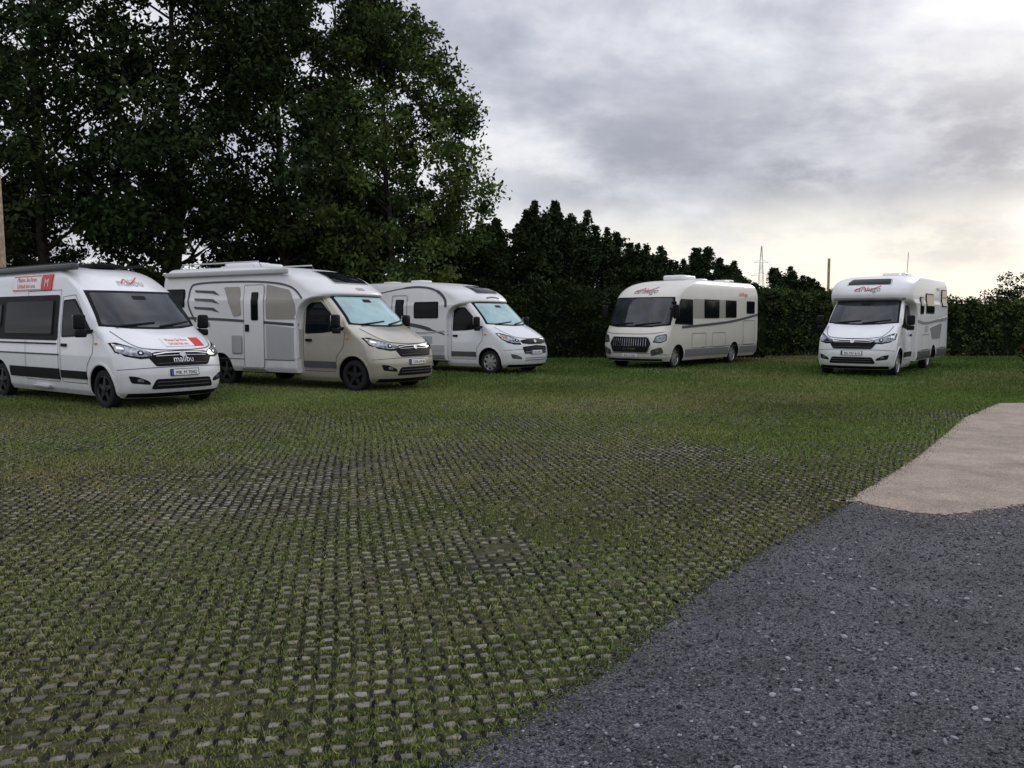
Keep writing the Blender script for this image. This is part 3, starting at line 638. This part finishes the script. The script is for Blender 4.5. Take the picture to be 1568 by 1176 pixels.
n=12000; xx=3.0+9*RNG.random(n)**1.4; s0=np.interp(xx,SX,SY); yy=s0-.05-RNG.exponential(.18,n)+ (RNG.random(n)<.75)*RNG.random(n)*8.5
keep=(xx>gx(yy)-.12)&(yy<17); xx,yy=xx[keep],yy[keep]; br=RNG.uniform(.15,.40,len(xx))
stones('sandy_stones',np.stack([xx,yy],1),RNG.uniform(.003,.009,len(xx)),np.stack([br,br*.86,br*.74],1))

# paver lattice
TH=math.radians(10.8); ux=np.array([math.cos(TH),math.sin(TH)]); uy=np.array([-math.sin(TH),math.cos(TH)])
PA,PB=.083,.110
I,J=np.meshgrid(np.arange(-190,190),np.arange(10,198)); I=I.ravel();J=J.ravel()
cx0=I*PA*ux[0]+J*PB*uy[0]; cy0=I*PA*ux[1]+J*PB*uy[1]
cx=cx0+.03*fbm(cx0,cy0,.7,21,2)+RNG.normal(0,.005,len(I)); cy=cy0+.04*fbm(cx0,cy0,.6,22,2)+RNG.normal(0,.005,len(I))
edge=gx(cy)-cx+.10*fbm(cx,cy,4,31,3)
cov=fbm(cx,cy,.9,5,4)
far=np.clip((cy-8)/11,0,1)
vis=(cy>2.2)&(cy<19.5)&(edge>.03)&(np.abs(cx)<cy*.64+.8)
pk=vis&(cov+RNG.normal(0,.45,len(cx))<.82-1.05*far+(.6*np.clip(1-edge/1.2,0,1)))
def boxes(cx,cy,la,lb,h0,h1,tap=.8,z0=-.002):
    n=len(cx); P=[]
    for (sz_,t) in ((0,1),(1,tap)):
        for (sa,sb) in ((-1,-1),(1,-1),(1,1),(-1,1)):
            ja=RNG.uniform(.5,1.25,n); jb=RNG.uniform(.5,1.3,n)
            a=sa*la/2*t*ja; bb=sb*lb/2*t*jb
            x=cx+a*ux[0]+bb*uy[0]; y=cy+a*ux[1]+bb*uy[1]; z=np.full(n,z0) if sz_==0 else (h0+(h1-h0)*RNG.random(n))
            P.append(np.stack([x,y,z],1))
    V=np.stack(P,1).reshape(-1,3)
    f=np.array([(4,5,6,7),(0,1,5,4),(1,2,6,5),(2,3,7,6),(3,0,4,7)])
    F=(f[None]+8*np.arange(n)[:,None,None]).reshape(-1,4); return V,F
kx,ky=cx[pk],cy[pk]; c1=RNG.uniform(.10,.25,len(kx))*(1+.25*fbm(kx,ky,1.1,8,3))
Va,Fa=boxes(kx,ky,.058,.042,.002,.007,.86)
ca=np.repeat(np.stack([c1,c1*.93,c1*.78],1),8,0)
off=PA*.5; rk=pk&(RNG.random(len(cx))<.85)
rx,ry=cx[rk]+off*ux[0],cy[rk]+off*ux[1]
Vb,Fb=boxes(rx,ry,.020,.064,.005,.011,.75)
c2=RNG.uniform(.010,.032,len(rx)); cb=np.repeat(np.stack([c2,c2,c2*1.05],1),8,0)
me=np_mesh('grass_paver_grid',np.vstack([Va,Vb]),np.vstack([Fa,Fb+len(Va)]),GRIT,np.vstack([ca,cb]))
link(bpy.data.objects.new('grass_paver_grid',me))

def blades(name,x,y,ln,wd,cols,lean=.5):
    n=len(x); a=RNG.uniform(0,6.28,n); t=RNG.uniform(0,6.28,n); le=RNG.uniform(0,lean,n)*ln
    dx,dy=np.cos(a)*wd/2,np.sin(a)*wd/2
    z=np.full(n,.001)
    v0=np.stack([x-dx,y-dy,z],1); v1=np.stack([x+dx,y+dy,z],1)
    v2=np.stack([x+np.cos(t)*le,y+np.sin(t)*le,ln*np.sqrt(1-(le/ln)**2*.8)],1)
    V=np.stack([v0,v1,v2],1).reshape(-1,3); F=np.arange(3*n).reshape(-1,3)
    c=np.repeat(cols,3,0); c=c.reshape(n,3,3); c[:,2]*=1.35; c=c.reshape(-1,3)
    me=np_mesh(name,V,F,BLADE,c); return link(bpy.data.objects.new(name,me))
def gcol(x,y,base=(.125,.175,.045)):
    n=len(x); f=fbm(x,y,.8,14,4); g=RNG.uniform(.6,1.35,n)*(1+.22*f)
    worn=np.exp(-(((x+2.2)/3.2)**2+((y-8.3)/1.8)**2))
    dry=np.clip(.22+.5*fbm(x,y,.45,17,4)+.45*worn+RNG.normal(0,.22,n),0,1)[:,None]
    c=(1-dry)*np.array(base)+dry*np.array((.24,.20,.10)); return c*g[:,None]
n=480000; yv=2.3+(19.5-2.3)*RNG.random(n)**1.5; xv=(RNG.random(n)*2-1)*(yv*.64+.5)
ia=(xv*uy[0]+yv*uy[1])/PB; frac=ia-np.floor(ia)
cv=fbm(xv,yv,.9,5,4); fr=np.clip((yv-7)/9,0,1)
inrow=np.abs(frac-.5)<.31
gp=fbm(xv,yv,1.7,41,4); worn=np.exp(-(((xv+2.2)/3.2)**2+((yv-8.3)/1.8)**2))
keep=(gx(yv)-xv>-.02+.08*RNG.standard_normal(n))&(inrow|(RNG.random(n)<.16+.8*np.clip(cv-.1,0,1)+.5*fr))&(gp+RNG.normal(0,.4,n)-.7*worn>-.62)
xv,yv=xv[keep],yv[keep]
blades('paver_grass',xv,yv,RNG.uniform(.008,.024,len(xv))*(1+.05*yv),.0048+.0011*yv,gcol(xv,yv),.9)
n=250000; yv=11+27*RNG.random(n)**1.3; xv=(RNG.random(n)*2-1)*(yv*.64+1)
keep=((gx(yv)-xv>0)|(yv>17.0))&(RNG.random(n)<np.clip((yv-11.5)/7+.35*fbm(xv,yv,.9,5,4),0,1)); xv,yv=xv[keep],yv[keep]
gr=np.clip((yv-15)/10,0,1)[:,None]; cc=gcol(xv,yv)*(1-gr)+gcol(xv,yv,(.080,.132,.03))*np.array([.8,.92,.8])*gr
blades('lawn_grass',xv,yv,RNG.uniform(.020,.042,len(xv))*(.6+.05*yv),.010+.001*yv,cc,.8)

# ------------------------------------------------------------------ vegetation
def leaf_cloud(cent,rad,per,size,base,rng,flat=1.0):
    n=len(cent)*per; c=np.repeat(cent,per,0); r=np.repeat(rad,per)
    d=rng.standard_normal((n,3)); d/=np.linalg.norm(d,axis=1,keepdims=True); u=rng.random(n)**(1/1.6)
    p=c+d*(r*u)[:,None]*np.array([1,1,flat])
    a=rng.standard_normal((n,3)); a/=np.linalg.norm(a,axis=1,keepdims=True)
    b=np.cross(a,rng.standard_normal((n,3))); b/=np.linalg.norm(b,axis=1,keepdims=True)
    s=size*rng.uniform(.5,1.5,n)[:,None]
    V=np.stack([p-a*s,p-b*s*.5,p+a*s,p+b*s*.5],1).reshape(-1,3)
    F=np.arange(4*n).reshape(-1,4)
    tone=np.repeat(rng.uniform(.55,1.5,len(cent)),per)*rng.uniform(.6,1.4,n)
    yel=np.repeat(rng.uniform(0,.4,len(cent)),per)[:,None]
    col=(np.array(base)*(1-yel)+np.array([base[0]*2.0,base[1]*1.35,base[2]])*yel)*tone[:,None]
    return V,F,np.repeat(col,4,0)
def join_veg(name,TV,TF,LV,LF,LC,core=BARK):
    TV=np.array([tuple(v) for v in TV]); TF=np.array(TF)
    V=np.vstack([TV,LV]); F=np.vstack([TF,LF+len(TV)]); mi=np.r_[np.zeros(len(TF)),np.ones(len(LF))]
    C=np.vstack([np.full((len(TV),3),.05),LC])
    return np_mesh(name,V,F,[core,LEAF],C,mi)
def tree_mesh(seed,H,R,base,ncl,per,leaf,col,lobe=.25,clr=(.45,.95),nb=34,pw=.6):
    rng=np.random.default_rng(seed); TV=[];TF=[]
    def addt(p,r,n=7):
        v,f=tube(p,r,n); o=len(TV); TV.extend(v); TF.extend([tuple(i+o for i in q) for q in f])
    top=Vector((rng.uniform(-.6,.6),rng.uniform(-.6,.6),H*.9)); tp=[]
    for i in range(8):
        t=i/7; tp.append(Vector((top.x*t+rng.uniform(-.12,.12)*(i>0),top.y*t+rng.uniform(-.12,.12)*(i>0),H*.9*t)))
    r0=H*.014; addt(tp,[r0*1.35]+[r0*(1-.85*i/7) for i in range(1,8)],9)
    ph=rng.uniform(0,6.28,4)
    def env(t,ang):
        f=math.sin(math.pi*min(1,max(0,(t*.88+.10))))**pw
        return R*f*(1+lobe*(math.sin(3*ang+ph[0]+4*t)*.5+math.sin(5*ang+ph[1]-6*t)*.35+math.sin(2*ang+ph[2]+9*t)*.35))
    cent=[];rad=[]
    for k in range(nb):
        t=rng.uniform(0,.97); ang=k*2.4+rng.uniform(-.4,.4); z=base+(H-base)*t; e=env(t,ang)
        zs=max(base*.6,z-e*.6); i=min(6,int(zs/(H*.9)*7)); f=zs/(H*.9)*7-i; s=tp[i].lerp(tp[i+1],min(1,f))
        end=Vector((math.cos(ang)*e*.93,math.sin(ang)*e*.93,z)); mid=s.lerp(end,.5)+Vector((0,0,.25*e*rng.uniform(-.3,.5)))
        br=r0*.33*(1-.5*t); addt([s,s.lerp(mid,.55)+Vector(rng.uniform(-.1,.1,3)),mid,mid.lerp(end,.6)+Vector(rng.uniform(-.2,.2,3)),end],[br,br*.8,br*.55,br*.35,br*.1],5)
        for q in (.45,.65,.82,1.0):
            for _ in range(2):
                p=s.lerp(end,q)+Vector(rng.normal(0,.45,3)); cent.append(p[:]); rad.append(rng.uniform(*clr)*(.7+.4*q))
                if _==0: addt([s.lerp(end,q*.9),p],[br*.3,br*.1],4)
    while len(cent)<ncl:
        t=rng.uniform(0,1); ang=rng.uniform(0,6.28); e=env(t,ang); rr=e*rng.uniform(.25,1)**.5
        cent.append((math.cos(ang)*rr,math.sin(ang)*rr,base+(H-base)*t)); rad.append(rng.uniform(*clr))
    LV,LF,LC=leaf_cloud(np.array(cent),np.array(rad),per,leaf,col,rng,.8)
    return join_veg('tree_mesh',TV,TF,LV,LF,LC)
DK=(.027,.044,.019); MD=(.066,.104,.034); MM=(.026,.040,.018)
T=[tree_mesh(1,17,4.7,3.8,310,115,.10,DK,.30,(.45,1.0)),tree_mesh(2,16,4.3,3.6,285,115,.10,DK,.38,(.45,1.0)),tree_mesh(3,13.4,4.0,2.0,390,130,.09,MD,.22,(.4,.85)),
   tree_mesh(4,7,2.3,.6,150,90,.10,MM,.35,(.3,.62),18,.45)]
def place(name,me,x,y,rz,s=1,sz=1):
    o=link(bpy.data.objects.new(name,me)); o.location=(x,y,0); o.rotation_euler=(0,0,rz); o.scale=(s,s,s*sz); return o
for (k,x,y,r,s,z) in ((2,-4.7,33,.6,1,1),(0,-8.6,32,1.0,1.0,1.0),(1,-12.3,30.5,2.2,1.05,1.05),(0,-16.3,29.5,3.3,1.0,1.02),(1,-20.8,31,4.4,1.0,1.15),(1,-7.5,37.5,.2,1.05,1.0)):
    place('deciduous_tree',T[k],x,y,r,s,z)
for i,(x,y,s,z) in enumerate(((-23.5,35,1.0,1.0),(-20.0,36.5,.9,.8),(-13.4,36,.85,.8),(-10.3,35.5,.85,.95),(-6.4,35,.95,.85),(-17.4,34.6,.75,.7),(-8.2,34.5,.8,.7))):
    place('understorey_tree',T[3],x,y,i*2.1,s,z)
def conifer_mesh(seed,H,R,per=75,ncl=170,leaf=.085,col=(.026,.042,.020)):
    rng=np.random.default_rng(seed); TV,TF=tube([(0,0,0),(0,0,H*.5),(0,0,H*.95)],[.12,.08,.02],7); TV=list(TV);TF=list(TF)
    cent=[];rad=[];ph=rng.uniform(0,6,3)
    for k in range(ncl):
        t=rng.random()**1.05*.95; ang=rng.uniform(0,6.28); e=R*(1-t**1.7)**.8*(1+.25*math.sin(3*ang+ph[0]+5*t)+.12*math.sin(7*t*3+ph[1]))
        rr=e*rng.uniform(.3,1)**.6; cent.append((math.cos(ang)*rr,math.sin(ang)*rr,.3+(H-.6)*t)); rad.append(rng.uniform(.28,.55)*(1.1-.4*t))
    for k in range(9):
        a=rng.uniform(0,6.28); q=rng.uniform(.1,.8)*R; h=H*(1-.35*(q/R)**2)*rng.uniform(.93,1.03)
        for j in range(4): cent.append((math.cos(a)*q,math.sin(a)*q,h-j*.22)); rad.append(.16+.08*j)
    LV,LF,LC=leaf_cloud(np.array(cent),np.array(rad),per,leaf,col,rng,1.1)
    return join_veg('conifer_mesh',TV,TF,LV,LF,LC)
CM=[conifer_mesh(11,6,2.0),conifer_mesh(12,6,1.8),conifer_mesh(13,6,2.2)]
for i,(x,y,h) in enumerate(((-3.0,36,5.9),(-.9,36.5,6.0),(.5,37.5,6.3),(1.6,37.5,7.0),(2.9,37.6,6.4),(4.1,38,5.7),(5.4,38.4,5.2),(6.6,38.6,4.9),(7.7,38.8,4.3),(8.6,38.6,5.0),(9.8,39,4.4),(11.2,41,3.7),(13.4,42,4.3),(14.6,42.5,3.9))):
    o=place('evergreen_tree',CM[i%3],x,y,i*1.7,1,1); k=h/6.1; o.scale=(.62+.38*k,.62+.38*k,k)
for (x,y,s) in ((-1.9,38.8,.95),(2.2,39.6,.9),(4.9,40,.78)):
    place('broadleaf_tree',T[3],x,y,x,s,1)
def hedge(name,x0,x1,y,dep,h,seed,amp=.25,col=(.042,.066,.026),dens=1.0,leaf=.07):
    rng=np.random.default_rng(seed); n=int((x1-x0)*h*15*dens)
    X=rng.uniform(x0,x1,n); f=fbm(X,X*0,.9,seed,4); hh=h+amp*f
    onTop=rng.random(n)<.3; Z=np.where(onTop,hh-.1,rng.random(n)*hh); Y=np.where(onTop,y+rng.uniform(-.5,.5,n)*dep,y-dep/2+rng.uniform(-.16,.14,n))
    LV,LF,LC=leaf_cloud(np.stack([X,Y,Z],1),rng.uniform(.16,.36,n),34,leaf,col,rng)
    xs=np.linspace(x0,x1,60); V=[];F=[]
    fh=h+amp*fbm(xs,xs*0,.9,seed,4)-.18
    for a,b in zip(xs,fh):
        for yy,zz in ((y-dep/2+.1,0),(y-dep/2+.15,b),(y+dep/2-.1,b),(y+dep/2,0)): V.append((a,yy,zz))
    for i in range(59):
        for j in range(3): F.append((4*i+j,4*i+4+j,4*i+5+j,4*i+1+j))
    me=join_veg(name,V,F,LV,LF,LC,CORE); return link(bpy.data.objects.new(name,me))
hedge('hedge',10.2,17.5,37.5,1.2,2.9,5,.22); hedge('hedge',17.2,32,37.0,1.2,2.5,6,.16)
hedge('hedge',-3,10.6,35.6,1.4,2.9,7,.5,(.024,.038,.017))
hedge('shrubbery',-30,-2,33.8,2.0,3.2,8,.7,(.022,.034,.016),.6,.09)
rng=np.random.default_rng(50); X=rng.uniform(-20,150,260); Yd=130.+rng.uniform(-6,6,260); hh=3.6+1.0*fbm(X,X*0,.12,61,3)
LV,LF,LC=leaf_cloud(np.stack([X,Yd,rng.random(260)*hh],1),rng.uniform(1.0,2.2,260),60,.4,(.035,.045,.03),rng)
link(bpy.data.objects.new('distant_tree_line',np_mesh('distant_tree_line',LV,LF,LEAF,LC)))
tm=tree_mesh(31,3.3,1.2,1.0,150,40,.06,MM,.3,(.18,.35)); place('deciduous_tree',tm,24.3,41,1)
rng=np.random.default_rng(71); cc=np.stack([12.80+rng.normal(0,.28,60),20+rng.normal(0,.3,60),rng.uniform(.1,1.9,60)],1)
L1=leaf_cloud(cc[:50],np.full(50,.2),60,.05,(.035,.06,.02),rng); L2=leaf_cloud(cc[50:]*np.array([1,1,.5]),np.full(10,.12),34,.035,(.10,.02,.02),rng)
TV,TF=tube([(12.80,20,0),(12.80,20,1.2)],[.04,.02],6)
link(bpy.data.objects.new('flowering_shrub',join_veg('flowering_shrub',TV,TF,np.vstack([L1[0],L2[0]]),np.vstack([L1[1],L2[1]+len(L1[0])]),np.vstack([L1[2],L2[2]]))))

# ------------------------------------------------------------------ posts
tube_obj('wooden_post',[(-12.20,20.1,0),(-12.18,20.1,2.5),(-12.22,20.1,5.1)],.10,WOOD,None,12)
tube_obj('utility_pole',[(20.7,55,0),(20.7,55,5.6)],.09,WOOD,None,8)
E=empty('electricity_pylon',(74,250,0)); E.scale=(.62,.62,.98); steel=simple('hazed_galvanised_steel',(.42,.43,.45),.6,metal=.2)  # steel colour lightened so that distance haze is painted into it
V=[];F=[]
def strut(a,b,r=.09):
    v,f=tube([a,b],[r,r],4); o=len(V); V.extend(v); F.extend([tuple(i+o for i in q) for q in f])
lv=[(0,2.6),(6,1.9),(11,1.3),(15,.9),(19,.6),(24,.15)]
for (z0,w0),(z1,w1) in zip(lv[:-1],lv[1:]):
    for i in range(4):
        c=[(-1,-1),(1,-1),(1,1),(-1,1)]; a=c[i]; b2=c[(i+1)%4]
        strut((a[0]*w0,a[1]*w0,z0),(a[0]*w1,a[1]*w1,z1)); strut((a[0]*w0,a[1]*w0,z0),(b2[0]*w1,b2[1]*w1,z1),.04); strut((b2[0]*w0,b2[1]*w0,z0),(a[0]*w1,a[1]*w1,z1),.04)
for z,w in ((15,5),(19,3.6)):
    for s in (-1,1): strut((0,0,z+.9),(s*w,0,z),.06); strut((0,0,z),(s*w,0,z),.06)
mk('lattice',V,F,steel,E,sharp=0)

# ------------------------------------------------------------------ world
w=bpy.data.worlds.new('World'); scn.world=w; w.use_nodes=True; nt=w.node_tree; nt.nodes.clear()
L=nt.links.new
out=N(nt,'ShaderNodeOutputWorld'); tc=N(nt,'ShaderNodeTexCoord'); sp=N(nt,'ShaderNodeSeparateXYZ'); L(tc.outputs['Generated'],sp.inputs[0])
def M(op,a,b=None,clamp=False):
    n=N(nt,'ShaderNodeMath',operation=op); n.use_clamp=clamp
    for i,v in enumerate((a,b)):
        if v is None: continue
        if isinstance(v,(int,float)): n.inputs[i].default_value=v
        else: L(v,n.inputs[i])
    return n.outputs[0]
def MR(v,a,b,c,d,sm=True):
    n=N(nt,'ShaderNodeMapRange'); n.interpolation_type='SMOOTHSTEP' if sm else 'LINEAR'; L(v,n.inputs[0])
    for i,x in enumerate((a,b,c,d)): n.inputs[i+1].default_value=x
    return n.outputs[0]
def MIX(f,a,b,bt='MIX'):
    n=N(nt,'ShaderNodeMix',data_type='RGBA',blend_type=bt)
    for i,v in ((0,f),(6,a),(7,b)):
        if isinstance(v,(int,float)): n.inputs[i].default_value=v
        elif isinstance(v,tuple): n.inputs[i].default_value=(*v,1)
        else: L(v,n.inputs[i])
    return n.outputs[2]
zz=M('ADD',M('MAXIMUM',sp.outputs['Z'],0.0),.34)
cb=N(nt,'ShaderNodeCombineXYZ'); L(M('DIVIDE',sp.outputs['X'],zz),cb.inputs[0]); L(M('DIVIDE',sp.outputs['Y'],zz),cb.inputs[1]); cb.inputs[2].default_value=3.7
cn=N(nt,'ShaderNodeTexNoise'); cn.inputs['Scale'].default_value=1.7; cn.inputs['Detail'].default_value=6; cn.inputs['Roughness'].default_value=.57; cn.inputs['Distortion'].default_value=.3; L(cb.outputs[0],cn.inputs['Vector'])
cr=ramp(nt,[(.37,(.40,.41,.49)),(.46,(.57,.58,.66)),(.54,(.78,.79,.85)),(.63,(1.0,1.0,1.0))]); L(cn.outputs['Fac'],cr.inputs['Fac'])
az=M('ADD',M('MULTIPLY',sp.outputs['X'],.5),M('MULTIPLY',sp.outputs['Y'],.866))
azf=MR(az,.72,.98,0,1); low=MR(sp.outputs['Z'],.07,.16,1,0)
cn2=N(nt,'ShaderNodeTexNoise'); cn2.inputs['Scale'].default_value=3.2; cn2.inputs['Detail'].default_value=6; cn2.inputs['Roughness'].default_value=.6; L(cb.outputs[0],cn2.inputs['Vector'])
deck=M('MULTIPLY',M('MULTIPLY',MR(sp.outputs['Z'],.10,.15,0,1),MR(sp.outputs['Z'],.18,.32,1,0)),azf)
deck=M('MULTIPLY',deck,MR(cn2.outputs['Fac'],.38,.6,.35,1.0))
c=MIX(deck,cr.outputs[0],(.33,.34,.40))
glow=M('MULTIPLY',low,M('ADD',M('MULTIPLY',azf,.8),.15))
glow=M('MULTIPLY',glow,MR(cn2.outputs['Fac'],.33,.55,.5,1),True)
c=MIX(glow,c,(1.0,.96,.85))
hz=MR(sp.outputs['Z'],0,.05,.4,0); c=MIX(hz,c,(.74,.73,.75))
up=MR(sp.outputs['Z'],.38,.95,1.0,1.75); cu=N(nt,'ShaderNodeCombineColor'); [L(up,cu.inputs[i]) for i in range(3)]
c=MIX(1.0,c,cu.outputs[0],'MULTIPLY')
bg=N(nt,'ShaderNodeBackground'); L(c,bg.inputs[0]); bg.inputs[1].default_value=1.04
sk=N(nt,'ShaderNodeTexSky'); sk.sky_type='NISHITA'; sk.sun_disc=False; sk.sun_elevation=math.radians(24); sk.sun_rotation=math.radians(40)
bg2=N(nt,'ShaderNodeBackground'); L(sk.outputs[0],bg2.inputs[0]); bg2.inputs[1].default_value=.1
ms=N(nt,'ShaderNodeMixShader'); ms.inputs[0].default_value=.9; L(bg2.outputs[0],ms.inputs[1]); L(bg.outputs[0],ms.inputs[2]); L(ms.outputs[0],out.inputs[0])

sun=bpy.data.lights.new('sun','SUN'); sun.energy=.75; sun.angle=math.radians(16); sun.color=(1,.94,.85)
so=link(bpy.data.objects.new('sun',sun)); D=Vector((math.sin(math.radians(40))*math.cos(math.radians(24)),math.cos(math.radians(40))*math.cos(math.radians(24)),math.sin(math.radians(24))))
so.rotation_euler=D.to_track_quat('Z','Y').to_euler()

cam=bpy.data.cameras.new('camera'); cam.lens=29.37; cam.sensor_width=36; cam.clip_end=6000
co=link(bpy.data.objects.new('camera',cam)); co.location=(0,0,1.6); co.rotation_euler=(math.radians(90-4.38),0,0); scn.camera=co
scn.view_settings.view_transform='Standard'; scn.view_settings.look='None'; scn.view_settings.exposure=0
print('done')
